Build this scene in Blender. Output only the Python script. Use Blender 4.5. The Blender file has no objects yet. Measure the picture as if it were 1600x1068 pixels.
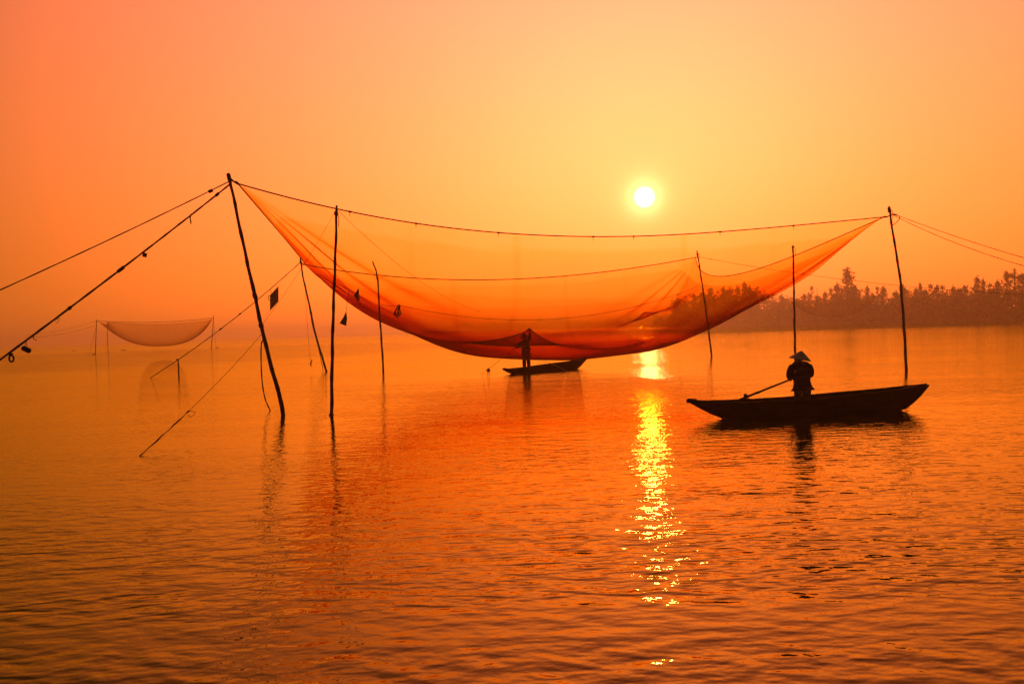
import bpy, bmesh, math, random
import numpy as np
from mathutils import Vector, Matrix

random.seed(11)
SC = bpy.context.scene
COL = SC.collection

# ------------------------------------------------------------------ camera
F = 1422.0            # focal length in pixels of the 1600 px wide photograph
EYE = 2.45            # metres above the water
PITCH = math.atan(20 / F)
ROLL = math.radians(1.83)
fwd = np.array([0, math.cos(PITCH), -math.sin(PITCH)])
r0 = np.array([1.0, 0, 0]); u0 = np.cross(r0, fwd)
RGT = r0 * math.cos(ROLL) - u0 * math.sin(ROLL)
UPV = u0 * math.cos(ROLL) + r0 * math.sin(ROLL)
CAM = np.array([0, 0, EYE])
cam = bpy.data.cameras.new('camera'); cam_o = bpy.data.objects.new('camera', cam); COL.objects.link(cam_o)
cam.sensor_width = 36; cam.lens = 36 * F / 1600; cam.clip_start = 0.1; cam.clip_end = 20000
M = Matrix.Identity(4)
for i in range(3):
    M[i][0] = RGT[i]; M[i][1] = UPV[i]; M[i][2] = -fwd[i]; M[i][3] = CAM[i]
cam_o.matrix_world = M
SC.camera = cam_o

def ray(px, py):
    return fwd + (px - 800) / F * RGT - (py - 534) / F * UPV
def at(px, py, Y):
    """world point seen at (px, py) in the photograph, Y metres ahead"""
    d = ray(px, py); return CAM + d * (Y / d[1])
def onw(px, py, z=0.0):
    d = ray(px, py); return CAM + d * ((z - EYE) / d[2])

# ------------------------------------------------------------------ sky and sun
sd = ray(1007, 308); sd = sd / np.linalg.norm(sd)
SUN = Vector(sd)
sun_elev = math.asin(sd[2]); sun_az = math.atan2(sd[0], sd[1])

SC.view_settings.view_transform = 'Standard'; SC.view_settings.look = 'None'
SC.view_settings.exposure = 0.3; SC.view_settings.gamma = 1.0; SC.view_settings.use_curve_mapping = False

world = bpy.data.worlds.new('World'); SC.world = world; world.use_nodes = True
wt = world.node_tree; wt.nodes.clear()
def wn(t): return wt.nodes.new(t)
def wmath(op, a, b=None, c=None):
    n = wn('ShaderNodeMath'); n.operation = op
    for i, v in enumerate((a, b, c)):
        if v is None: continue
        if hasattr(v, 'node'): wt.links.new(v, n.inputs[i])
        else: n.inputs[i].default_value = v
    return n.outputs[0]
def wscale(col, fac):
    n = wn('ShaderNodeVectorMath'); n.operation = 'SCALE'
    if hasattr(col, 'node'): wt.links.new(col, n.inputs[0])
    else: n.inputs[0].default_value = col
    if hasattr(fac, 'node'): wt.links.new(fac, n.inputs['Scale'])
    else: n.inputs['Scale'].default_value = fac
    return n.outputs[0]
def wadd(a, b, op='ADD'):
    n = wn('ShaderNodeVectorMath'); n.operation = op
    for i, v in enumerate((a, b)):
        if hasattr(v, 'node'): wt.links.new(v, n.inputs[i])
        else: n.inputs[i].default_value = v
    return n.outputs[0]
sky = wn('ShaderNodeTexSky'); sky.sky_type = 'NISHITA'; sky.sun_disc = False
sky.sun_elevation = sun_elev; sky.sun_rotation = sun_az
sky.altitude = 0; sky.air_density = 2.0; sky.dust_density = 8.0; sky.ozone_density = 1.0
tc = wn('ShaderNodeTexCoord')
dotn = wn('ShaderNodeVectorMath'); dotn.operation = 'DOT_PRODUCT'
wt.links.new(tc.outputs['Generated'], dotn.inputs[0]); dotn.inputs[1].default_value = SUN
cosg = wmath('MAXIMUM', dotn.outputs['Value'], 0.0)
SKY_TINT = (1.0, 0.66, 0.42)
skyc = wadd(wscale(sky.outputs['Color'], 0.016), SKY_TINT, 'MULTIPLY')
# light scattered forward by the thick morning air around the sun: red carries furthest, and the
# lowest, thickest layer takes out the blue
sep = wn('ShaderNodeSeparateXYZ'); wt.links.new(tc.outputs['Generated'], sep.inputs[0])
elev = wmath('MAXIMUM', sep.outputs['Z'], 0.0)
gl = wn('ShaderNodeCombineXYZ')
wt.links.new(wmath('MULTIPLY', wmath('POWER', cosg, 5.6), 2.45), gl.inputs[0])
wt.links.new(wmath('MULTIPLY', wmath('POWER', cosg, 4.2), wmath('ADD', 0.372, wmath('MULTIPLY', elev, -0.09))), gl.inputs[1])
wt.links.new(wmath('MULTIPLY', wmath('POWER', cosg, 6.0), wmath('ADD', 0.022, wmath('MULTIPLY', elev, 0.50))), gl.inputs[2])
glow = wadd(gl.outputs[0], wscale((0.2, 0.02, 0.045), wmath('POWER', cosg, 60.0)))
glow = wadd(glow, wscale((0.3, 0.11, 0.04), wmath('POWER', cosg, 1500.0)))
glow = wadd(glow, wscale((1.2, 0.8, 0.32), wmath('POWER', cosg, 7000.0)))
# the disc itself
mr = wn('ShaderNodeMapRange'); mr.interpolation_type = 'SMOOTHSTEP'
wt.links.new(wmath('ARCCOSINE', wmath('MINIMUM', dotn.outputs['Value'], 1.0)), mr.inputs['Value'])
mr.inputs['From Min'].default_value = math.radians(0.68); mr.inputs['From Max'].default_value = math.radians(0.38)
mr.inputs['To Min'].default_value = 0; mr.inputs['To Max'].default_value = 1
disc = wscale((6.0, 4.8, 3.6), mr.outputs['Result'])
bg = wn('ShaderNodeBackground'); bg.inputs['Strength'].default_value = 1.0
wt.links.new(wadd(wadd(skyc, glow), disc), bg.inputs['Color'])
wo = wn('ShaderNodeOutputWorld'); wt.links.new(bg.outputs[0], wo.inputs['Surface'])

lamp = bpy.data.lights.new('sun', 'SUN'); lamp.energy = 0.02; lamp.angle = math.radians(1.0)
lamp.color = (1.0, 0.88, 0.80)
lamp_o = bpy.data.objects.new('sun', lamp); COL.objects.link(lamp_o)
lamp_o.rotation_euler = SUN.to_track_quat('Z', 'Y').to_euler()
lamp_o.location = (SUN * 900)

SC.cycles.use_denoising = True
SC.cycles.max_bounces = 6; SC.cycles.diffuse_bounces = 2; SC.cycles.glossy_bounces = 3
SC.cycles.transmission_bounces = 2; SC.cycles.transparent_max_bounces = 24; SC.cycles.volume_bounces = 2
SC.cycles.sample_clamp_indirect = 6.0
SC.cycles.caustics_reflective = False; SC.cycles.caustics_refractive = False

# ------------------------------------------------------------------ helpers
def setp(o, label=None, cat=None, group=None, kind=None):
    if label: o['label'] = label
    if cat: o['category'] = cat
    if group: o['group'] = group
    if kind: o['kind'] = kind
    return o
def thing(name, loc, label, cat, group=None, rz=0.0):
    o = bpy.data.objects.new(name, None); COL.objects.link(o)
    o.location = loc; o.rotation_euler = (0, 0, rz); o.empty_display_size = 0.3
    return setp(o, label, cat, group)

class MB:
    """collects shapes (in local coordinates) into one mesh"""
    def __init__(s): s.v = []; s.f = []
    def add(s, vs, fs):
        n = len(s.v); s.v += [tuple(map(float, p)) for p in vs]; s.f += [tuple(i + n for i in f) for f in fs]
    def box(s, c, size, rot=None):
        x, y, z = (q / 2 for q in size)
        P = [Vector(p) for p in ((-x,-y,-z),(x,-y,-z),(x,y,-z),(-x,y,-z),(-x,-y,z),(x,-y,z),(x,y,z),(-x,y,z))]
        if rot is not None: P = [rot @ p for p in P]
        s.add([p + Vector(c) for p in P], [(0,3,2,1),(4,5,6,7),(0,1,5,4),(1,2,6,5),(2,3,7,6),(3,0,4,7)])
    def tube(s, path, rad, seg=6, closed=False, flat=1.0):
        P = [Vector(p) for p in path]; n = len(P)
        if not hasattr(rad, '__len__'): rad = [rad] * n
        rings = []; prev = None
        for i in range(n):
            if closed: t = P[(i+1) % n] - P[i-1]
            else: t = P[min(i+1, n-1)] - P[max(i-1, 0)]
            t.normalize()
            if prev is None:
                a = Vector((0,0,1)) if abs(t.z) < 0.9 else Vector((1,0,0))
                x = t.cross(a).normalized()
            else:
                x = (prev - t * prev.dot(t)).normalized()
            prev = x; y = t.cross(x)
            rings.append([P[i] + (x * math.cos(2*math.pi*k/seg) + y * math.sin(2*math.pi*k/seg) * flat) * rad[i] for k in range(seg)])
        vs = [p for r in rings for p in r]; fs = []
        m = n if closed else n - 1
        for i in range(m):
            j = (i + 1) % n
            for k in range(seg):
                fs.append((i*seg+k, i*seg+(k+1) % seg, j*seg+(k+1) % seg, j*seg+k))
        if not closed:
            fs.append(tuple(range(seg))[::-1]); fs.append(tuple((n-1)*seg + k for k in range(seg)))
        s.add(vs, fs)
    def lathe(s, prof, seg=16, c=(0,0,0), rot=None):
        vs = []; fs = []
        for r, z in prof:
            for k in range(seg):
                a = 2*math.pi*k/seg; p = Vector((r*math.cos(a), r*math.sin(a), z))
                if rot is not None: p = rot @ p
                vs.append(p + Vector(c))
        for i in range(len(prof)-1):
            for k in range(seg):
                fs.append((i*seg+k, i*seg+(k+1) % seg, (i+1)*seg+(k+1) % seg, (i+1)*seg+k))
        fs.append(tuple(range(seg))[::-1]); fs.append(tuple((len(prof)-1)*seg+k for k in range(seg)))
        s.add(vs, fs)
    def mesh(s, name, mat, smooth=True):
        me = bpy.data.meshes.new(name); me.from_pydata(s.v, [], s.f); me.update()
        if smooth: me.polygons.foreach_set('use_smooth', [True] * len(me.polygons))
        me.materials.append(mat); return me
    def build(s, name, mat, parent=None, smooth=True, org=None):
        """org: world origin the coordinates are relative to (they are given in world space then)"""
        if org is not None: s.v = [(a-org[0], b-org[1], c-org[2]) for a, b, c in s.v]
        o = bpy.data.objects.new(name, s.mesh(name, mat, smooth)); COL.objects.link(o)
        if parent is not None: o.parent = parent
        elif org is not None: o.location = org
        return o

def mat(name, col, rough=0.8, var=0.35, scale=6.0, bump=0.0, bscale=30.0, spec=0.3, stretch=(1, 1, 1), transl=0.0):
    m = bpy.data.materials.new(name); m.use_nodes = True; nt = m.node_tree
    b = nt.nodes['Principled BSDF']; b.inputs['Roughness'].default_value = rough
    b.inputs['Specular IOR Level'].default_value = spec
    t = nt.nodes.new('ShaderNodeTexCoord'); mp = nt.nodes.new('ShaderNodeMapping'); mp.inputs['Scale'].default_value = stretch
    nt.links.new(t.outputs['Object'], mp.inputs['Vector'])
    n = nt.nodes.new('ShaderNodeTexNoise'); n.inputs['Scale'].default_value = scale; n.inputs['Detail'].default_value = 5
    nt.links.new(mp.outputs[0], n.inputs['Vector'])
    r = nt.nodes.new('ShaderNodeValToRGB')
    r.color_ramp.elements[0].position = 0.3; r.color_ramp.elements[1].position = 0.7
    r.color_ramp.elements[0].color = (*[c * (1 - var) for c in col], 1)
    r.color_ramp.elements[1].color = (*[min(1, c * (1 + var)) for c in col], 1)
    nt.links.new(n.outputs['Fac'], r.inputs[0]); nt.links.new(r.outputs[0], b.inputs['Base Color'])
    if bump:
        n2 = nt.nodes.new('ShaderNodeTexNoise'); n2.inputs['Scale'].default_value = bscale; n2.inputs['Detail'].default_value = 4
        nt.links.new(mp.outputs[0], n2.inputs['Vector'])
        bp = nt.nodes.new('ShaderNodeBump'); bp.inputs['Distance'].default_value = bump
        nt.links.new(n2.outputs['Fac'], bp.inputs['Height']); nt.links.new(bp.outputs[0], b.inputs['Normal'])
    if transl:
        tr = nt.nodes.new('ShaderNodeBsdfTranslucent'); nt.links.new(r.outputs[0], tr.inputs['Color'])
        mx = nt.nodes.new('ShaderNodeMixShader'); mx.inputs[0].default_value = transl
        nt.links.new(b.outputs[0], mx.inputs[1]); nt.links.new(tr.outputs[0], mx.inputs[2])
        nt.links.new(mx.outputs[0], nt.nodes['Material Output'].inputs['Surface'])
    return m

M_wood = mat('weathered_bamboo', (0.085, 0.06, 0.04), 0.85, 0.4, 3, 0.006, 25, stretch=(6, 6, 1))
M_rope = mat('dark_rope', (0.07, 0.05, 0.032), 0.95, 0.3, 20, 0.004, 120)
M_pale_rope = mat('pale_rope', (0.42, 0.33, 0.22), 0.95, 0.2, 20, 0.004, 120)
M_float = mat('black_foam', (0.03, 0.028, 0.026), 0.7, 0.3, 12, 0.004, 40)
M_board = mat('grey_board', (0.36, 0.34, 0.30), 0.8, 0.25, 7, 0.003, 40, transl=0.3)
M_hull = mat('tarred_hull', (0.022, 0.017, 0.013), 0.75, 0.4, 5, 0.006, 22, stretch=(0.5, 3, 3), spec=0.2)
M_plank = mat('boat_plank', (0.05, 0.036, 0.025), 0.85, 0.4, 6, 0.004, 30, stretch=(0.5, 4, 4), spec=0.2)
M_oar = mat('oar_wood', (0.075, 0.045, 0.025), 0.7, 0.35, 6, 0.003, 40, stretch=(1, 1, 1))
M_skin = mat('skin', (0.25, 0.14, 0.09), 0.6, 0.1, 9)
M_hair = mat('hair', (0.012, 0.01, 0.009), 0.6, 0.2, 20)
M_jacket = mat('dark_jacket', (0.017, 0.014, 0.016), 0.95, 0.35, 9, 0.02, 14, spec=0.1)
M_band = mat('jacket_panel', (0.065, 0.058, 0.05), 0.9, 0.2, 14, 0.01, 22, spec=0.1)
M_trouser = mat('grey_trousers', (0.17, 0.18, 0.17), 0.95, 0.2, 9, 0.012, 18, spec=0.1)
M_dark_cloth = mat('dark_cloth', (0.022, 0.018, 0.016), 0.95, 0.3, 9, 0.012, 18, spec=0.1)
M_straw = mat('palm_leaf_hat', (0.80, 0.79, 0.74), 0.75, 0.10, 26, 0.003, 70, stretch=(1, 1, 3), transl=0.22)
M_leaf = mat('casuarina_leaf', (0.045, 0.055, 0.022), 0.8, 0.4, 0.3, spec=0.1, transl=0.2)
M_leaf2 = mat('broad_leaf', (0.05, 0.07, 0.025), 0.7, 0.4, 0.3, spec=0.15, transl=0.2)
M_bark = mat('bark', (0.09, 0.065, 0.045), 0.9, 0.3, 2, 0.03, 8)
M_soil = mat('bank_soil', (0.12, 0.085, 0.05), 0.95, 0.35, 0.3, 0.1, 2)

# ------------------------------------------------------------------ water
PATCH_LO, PATCH_HI, NEAR_A, RUFFLE_A = 0.24, 0.42, 0.76, 0.52
def water_material():
    m = bpy.data.materials.new('river_water'); m.use_nodes = True; nt = m.node_tree
    nt.nodes.remove(nt.nodes['Principled BSDF'])
    N = nt.nodes.new; L = nt.links.new
    # silty brown water under a glossy surface; warmth of the reflected light is put into the gloss colour
    df = N('ShaderNodeBsdfDiffuse'); df.inputs['Color'].default_value = (0.036, 0.038, 0.012, 1)
    gs = N('ShaderNodeBsdfGlossy'); gs.inputs['Color'].default_value = (0.97, 1.0, 0.30, 1); gs.inputs['Roughness'].default_value = 0.015
    fr = N('ShaderNodeFresnel'); fr.inputs['IOR'].default_value = 1.37
    mx = N('ShaderNodeMixShader'); L(fr.outputs[0], mx.inputs[0]); L(df.outputs[0], mx.inputs[1]); L(gs.outputs[0], mx.inputs[2])
    L(mx.outputs[0], nt.nodes['Material Output'].inputs['Surface'])
    geo = N('ShaderNodeNewGeometry'); src = [geo.outputs['Position']]
    def mapping(rot, scale, loc=(0, 0, 0)):
        mp = N('ShaderNodeMapping'); mp.inputs['Rotation'].default_value = (0, 0, math.radians(rot))
        mp.inputs['Scale'].default_value = scale; mp.inputs['Location'].default_value = loc
        L(src[0], mp.inputs['Vector']); return mp.outputs[0]
    def noise(vec, scale, detail=2.0, rough=0.5, dist=0.0):
        n = N('ShaderNodeTexNoise'); n.inputs['Scale'].default_value = scale; n.inputs['Detail'].default_value = detail
        n.noise_dimensions = '2D'
        n.inputs['Roughness'].default_value = rough; n.inputs['Distortion'].default_value = dist
        L(vec, n.inputs['Vector']); return n.outputs['Fac']
    def ma(op, a, b_=None, c=None):
        n = N('ShaderNodeMath'); n.operation = op
        for i, v in enumerate((a, b_, c)):
            if v is None: continue
            if hasattr(v, 'node'): L(v, n.inputs[i])
            else: n.inputs[i].default_value = v
        return n.outputs[0]
    def ramp(v, lo, hi, a=0.0, c=1.0):
        n = N('ShaderNodeMapRange'); n.interpolation_type = 'SMOOTHSTEP'
        L(v, n.inputs['Value']); n.inputs['From Min'].default_value = lo; n.inputs['From Max'].default_value = hi
        n.inputs['To Min'].default_value = a; n.inputs['To Max'].default_value = c; return n.outputs['Result']
    def dist_to(p, sx=1.0, sy=1.0):
        v = mapping(0, (1/sx, 1/sy, 0), (-p[0]/sx, -p[1]/sy, 0))
        n = N('ShaderNodeVectorMath'); n.operation = 'LENGTH'; L(v, n.inputs[0]); return n.outputs['Value']
    # breeze: patches of ruffled and slick water (slow fields, shared by the three height samples)
    patch = ramp(noise(mapping(8, (0.3, 1, 1)), 0.07, 3, 0.55, 0.6), 0.42, 0.62, PATCH_LO, PATCH_HI)
    patch = ma('MULTIPLY', patch, ramp(ma('ADD', dist_to((150, 330), 215.0, 165.0), ma('MULTIPLY', noise(mapping(0, (0.2, 1, 1)), 0.09, 3), 0.35)), 0.80, 1.35, 0.06, 1.0))      # slick water under the far bank
    near = ramp(ma('ADD', dist_to((2, 2), 1.5, 1.0), ma('MULTIPLY', noise(mapping(0, (0.6, 1, 1)), 0.25, 2), 6.0)), 7.0, 32.0, NEAR_A, 0.0)
    ruffle = ramp(ma('ADD', dist_to((0.5, 39.0), 13.5, 13.0), ma('MULTIPLY', noise(mapping(0, (0.5, 1, 1)), 0.35, 3), 0.6)), 0.80, 1.3, RUFFLE_A, 0.0)
    ruffle = ma('MAXIMUM', ruffle, ramp(dist_to((-72, 160), 75.0, 100.0), 0.75, 1.15, 0.90, 0.0))      # ripples added to smear out the distant net's reflection
    streak = ramp(noise(mapping(4, (0.12, 1, 1)), 0.5, 2, 0.5, 0.4), 0.35, 0.65, 0.66, 1.14)
    amp = ma('MULTIPLY', ma('MAXIMUM', patch, ma('MAXIMUM', near, ruffle)), streak)
    sepx = N('ShaderNodeSeparateXYZ'); L(geo.outputs['Position'], sepx.inputs[0])
    side = ramp(ma('ADD', sepx.outputs['X'], ma('MULTIPLY', noise(mapping(0, (1, 1, 1)), 0.3, 2), 6.0)), -2.5, 5.5, 0.0, 1.0)
    fine = ramp(near, 0.1, 0.7, 0.0115, 0.0030)      # the finest ripples die out in the longer foreground waves
    ringmod = ma('MULTIPLY', noise(mapping(0, (1, 1, 1)), 0.8, 2), 0.35)
    def height():
        r0 = ma('MULTIPLY', noise(mapping(10, (1.0, 1.0, 1)), 15.0, 1.0, 0.5, 0.0), fine)
        def two_way(ra, rb, sc, scale, dist):
            """ripples running one way on the right of the river and the other way on the left"""
            na = noise(mapping(ra, sc), scale, 1.0, 0.45, dist); nb = noise(mapping(rb, sc), scale, 1.0, 0.45, dist)
            return ma('ADD', ma('MULTIPLY', na, side), ma('MULTIPLY', nb, ma('SUBTRACT', 1.0, side)))
        r1 = ma('ADD', r0, ma('MULTIPLY', two_way(44, -34, (0.62, 1.1, 1), 6.8, 0.0), 0.0185))
        r2 = ma('MULTIPLY', two_way(50, -40, (0.55, 1.15, 1), 3.2, 0.25), 0.046)
        r3 = ma('MULTIPLY', noise(mapping(-6, (0.6, 1, 1)), 1.0, 1.0, 0.4, 0.0), 0.030)
        h = ma('MULTIPLY', ma('ADD', ma('ADD', r1, r2), r3), amp)
        # rings spreading from the two boats
        for p, k, a, reach in (((7.6, 23.2), 17.0, 0.0028, 4.2), ((1.6, 51.5), 9.0, 0.004, 11.0)):
            d = ma('ADD', dist_to(p, 1.7, 1.0), ringmod)
            h = ma('ADD', h, ma('MULTIPLY', ma('SINE', ma('MULTIPLY', d, k)), ramp(d, 0.6, reach, a, 0.0)))
        return h
    EPS = 0.012; hs = []
    for off in ((0, 0, 0), (EPS, 0, 0), (0, EPS, 0)):
        ad = N('ShaderNodeVectorMath'); ad.operation = 'ADD'; L(geo.outputs['Position'], ad.inputs[0]); ad.inputs[1].default_value = off
        src[0] = ad.outputs[0]; hs.append(height())
    cmb = N('ShaderNodeCombineXYZ'); cmb.inputs[2].default_value = 1.0
    L(ma('MULTIPLY', ma('SUBTRACT', hs[0], hs[1]), 1/EPS), cmb.inputs[0]); L(ma('MULTIPLY', ma('SUBTRACT', hs[0], hs[2]), 1/EPS), cmb.inputs[1])
    nrm = N('ShaderNodeVectorMath'); nrm.operation = 'NORMALIZE'; L(cmb.outputs[0], nrm.inputs[0])
    for q in (df, gs, fr): L(nrm.outputs[0], q.inputs['Normal'])
    return m
FAR = 4000.0
mb = MB()
ys = [-300, -20, 0, 40, 120, 400, 1000, FAR]; xs = [-FAR, -600, -100, 0, 100, 600, FAR]
for y in ys:
    for x in xs: mb.v.append((x, y, 0.0))
for j in range(len(ys)-1):
    for i in range(len(xs)-1):
        a = j*len(xs)+i; mb.f.append((a, a+1, a+1+len(xs), a+len(xs)))
setp(mb.build('water', water_material()), kind='structure')

# ------------------------------------------------------------------ river banks
def bank(name, front, depth, height):
    """front: list of (x, y) along the waterline"""
    rows = [(-1.0, -0.6), (0.0, 0.05), (1.2, 0.35 * height), (5.0, 0.8 * height), (14.0, height), (depth, height * 1.1)]
    b = MB(); pts = []
    for i in range(len(front)-1):
        n = max(2, int(abs(front[i+1][0]-front[i][0]) / 4))
        for k in range(n):
            t = k / n; pts.append((front[i][0]*(1-t)+front[i+1][0]*t, front[i][1]*(1-t)+front[i+1][1]*t + random.uniform(-1.2, 1.2)))
    for x, y in pts:
        for dy, z in rows: b.v.append((x, y+dy, z + (random.uniform(-.15, .15) if z > 0.1 else 0)))
    m = len(rows)
    for i in range(len(pts)-1):
        for k in range(m-1): b.f.append((i*m+k, (i+1)*m+k, (i+1)*m+k+1, i*m+k+1))
    return setp(b.build(name, M_soil), kind='structure')
def shore_y(px):     # the wooded bank on the right comes closer towards the right
    return float(np.interp(px, [1000, 1100, 1200, 1320, 1600, 2200], [980, 720, 545, 430, 330, 300]))
def wx(px, Y): return at(px, 500, Y)[0]
near_front = [(wx(p, shore_y(p)), shore_y(p)) for p in range(1020, 2200, 60)]
bank('riverbank', near_front, 160, 1.0)
far_front = [(-700, 2350), (-300, 2050), (-60, 1900), (160, 1750), (520, 1600)]
bank('far_riverbank', far_front, 120, 0.8)

# ------------------------------------------------------------------ trees
rnd = random.Random(5)
def leaf_quads(b, c, n, spread, size, droop=0.0):
    for _ in range(n):
        p = Vector(c) + Vector((rnd.gauss(0, spread), rnd.gauss(0, spread), rnd.gauss(0, spread*0.8)))
        d = Vector((rnd.gauss(0, 1), rnd.gauss(0, 1), rnd.gauss(0, 1) - droop)).normalized()
        e = d.cross(Vector((rnd.gauss(0, 1), rnd.gauss(0, 1), rnd.gauss(0, 1)))).normalized()
        s = size * rnd.uniform(0.6, 1.3); w = s * rnd.uniform(0.3, 0.5)
        b.add([p - e*w*0.5, p + d*s*0.5 - e*w*0.2, p + d*s, p + d*s*0.4 + e*w], [(0, 1, 2, 3)])
def casuarina(h, width, dens=1.0, lean=0.0, bare=0.12, gappy=0.0):
    """feathery pine-like tree: straight trunk, whorls of upswept limbs, drooping tufts"""
    tr = MB(); cr = MB(); top = h
    path = [(lean*z*z/h + 0.12*math.sin(z*0.5), 0.1*math.cos(z*0.4), z) for z in np.linspace(-0.5, top, 9)]
    tr.tube(path, [max(0.05, 0.34*(1-z/top*0.93)*h/20) for _, _, z in path], 7)
    n = int(30 * dens)
    for i in range(n):
        f = bare + (1-bare) * (i + rnd.random()) / n
        if gappy and rnd.random() < gappy: continue
        z = f * h; a = rnd.uniform(0, 2*math.pi)
        prof = (1 - f) ** 0.75 * (0.35 + 0.65*min(1, (f - bare*0.4) * 4)) + 0.05
        L = width * prof * rnd.uniform(0.55, 1.25)
        base = Vector((lean*z*z/h, 0, z)); dirv = Vector((math.cos(a), math.sin(a), rnd.uniform(0.25, 0.75)))
        tip = base + dirv * L
        mid = base + dirv * L * 0.5 - Vector((0, 0, 0.08*L))
        tr.tube([base, mid, tip], [0.07, 0.05, 0.02], 4)
        k = max(3, int(L * 2.0))
        for j in range(k):
            t = (j + 0.7) / k; q = base.lerp(tip, t)
            leaf_quads(cr, q, 7, 0.30 + 0.12*L, 0.95, 0.2)
        leaf_quads(cr, tip + Vector((0, 0, 0.3)), 4, 0.2, 0.9, -0.8)
    leaf_quads(cr, path[-1], 8, 0.22, 0.9, -1.2); leaf_quads(cr, Vector(path[-1]) + Vector((0, 0, 0.9)), 4, 0.12, 0.8, -2)
    return tr.mesh('trunk', M_bark), cr.mesh('crown', M_leaf, False)
def broadleaf(h, width):
    tr = MB(); cr = MB()
    tr.tube([(0, 0, -0.5), (0.15, 0.1, h*0.25), (0, 0, h*0.5), (0.2, 0, h*0.8)], [0.4, 0.32, 0.22, 0.08], 7)
    for i in range(15):
        a = rnd.uniform(0, 2*math.pi); f = rnd.uniform(0.25, 0.98); z = h*f
        r = width * math.sqrt(max(0.05, 1 - ((f-0.55)/0.5)**2)) * rnd.uniform(0.25, 0.9)
        c = Vector((r*math.cos(a), r*math.sin(a), z)); tr.tube([(0, 0, z*0.65), c*0.6 + Vector((0, 0, z*0.33)), c], [0.12, 0.08, 0.03], 4)
        leaf_quads(cr, c, 60, width*0.24, 0.85)
    leaf_quads(cr, (0, 0, h*0.55), 120, width*0.4, 1.0)
    for _ in range(5):
        leaf_quads(cr, (rnd.uniform(-.6, .6)*width, 0, h*rnd.uniform(0.92, 1.06)), 10, 0.4, 0.8, -1)
    return tr.mesh('trunk', M_bark), cr.mesh('crown', M_leaf2, False)
def palm(h):
    tr = MB(); cr = MB()
    path = [(0.04*h*math.sin(z/h*1.6), 0, z) for z in np.linspace(-0.5, h, 10)]
    tr.tube(path, [0.26 - 0.1*i/9 for i in range(10)], 7)
    top = Vector(path[-1])
    for k in range(17):
        a = 2*math.pi*k/17 + rnd.uniform(-.15, .15); el = rnd.uniform(-0.2, 1.25); L = rnd.uniform(3.2, 4.3)
        P = [top]; d = Vector((math.cos(a)*math.cos(el), math.sin(a)*math.cos(el), math.sin(el)))
        for j in range(7):
            P.append(P[-1] + d * L/7); d = (d + Vector((0, 0, -0.13))).normalized()
        cr.tube(P, [0.06]*7 + [0.02], 4)
        side = Vector((-math.sin(a), math.cos(a), 0))
        for j in range(1, 8):
            for s in (-1, 1):
                q = P[j]; w = 0.95 * (1 - abs(j-3.5)/6)
                cr.add([q, q + (P[j]-P[j-1])*0.9, q + side*s*w + Vector((0, 0, -0.35*w)) + (P[j]-P[j-1])*0.6], [(0, 1, 2)])
    return tr.mesh('trunk', M_bark), cr.mesh('crown', M_leaf2, False)

VAR = {
    'tall':  casuarina(24, 5.4, 1.6, 0.01, 0.08),
    'cone':  casuarina(20, 4.6, 1.3, 0.0, 0.05),
    'slim':  casuarina(18, 2.6, 1.1, 0.02, 0.10),
    'airy':  casuarina(20, 3.6, 0.9, -0.02, 0.25, 0.2),
    'bushy': casuarina(15, 5.0, 1.5, 0.0, 0.03),
    'round': broadleaf(15, 6.0),
    'low':   broadleaf(11, 6.5),
    'palm':  palm(13),
}
REFH = dict(tall=24.8, cone=20.8, slim=18.8, airy=20.8, bushy=15.8, round=15.8, low=11.7, palm=15.5)
def plant_tree(px, top_py, kind, name, label, group=None, behind=8.0, wide=1.0):
    Y = shore_y(px) + behind; P = at(px, top_py, Y); z0 = 0.9
    s = (P[2] - z0) / REFH[kind]
    t = thing(name, (P[0], Y, z0), label, 'tree', group, rnd.uniform(0, 6.28))
    for nm, me in zip(('trunk', 'crown'), VAR[kind]):
        o = bpy.data.objects.new(nm, me); COL.objects.link(o); o.parent = t
    t.scale = (s*wide, s*wide, s)
    return t
# trees whose tops can be told apart, read along the skyline from left to right
G1 = 'casuarinas along the wooded bank'
named = [
    (1322, 419, 'tall', 'casuarina_tree', 'tallest casuarina, standing alone above the skyline between the two right-hand poles', 6, 1.5),
    (1267, 447, 'airy', 'casuarina_tree', 'open-crowned casuarina just right of the pole behind the straw-hatted rower', 9, 1.0),
    (1355, 447, 'slim', 'casuarina_tree', 'slender casuarina right beside the tallest tree on the bank', 8, 1.0),
    (1411, 446, 'bushy', 'casuarina_tree', 'bushy casuarina behind the tall front pole at the right of the big net', 5, 1.2),
    (1586, 425, 'palm', 'palm_tree', 'palm with spiky fronds at the right edge of the photo', 4, 1.25),
    (1573, 424, 'cone', 'casuarina_tree', 'tall dark cone-shaped casuarina beside the spiky palm at far right', 7, 0.9),
    (1526, 432, 'slim', 'casuarina_tree', 'left of two thin casuarina spires above the dark wood at right', 7, 1.0),
    (1536, 436, 'slim', 'casuarina_tree', 'right of two thin casuarina spires above the dark wood at right', 9, 0.9),
    (1437, 442, 'slim', 'casuarina_tree', 'thin casuarina spire just right of the tall front pole of the big net', 8, 0.8),
    (1194, 463, 'palm', 'palm_tree', 'small palm by the gap in the trees under the right end of the net', 5, 0.9),
]
for px, py, k, nm, lb, bh, w in named: plant_tree(px, py, k, nm, lb, None, bh, w)
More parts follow.
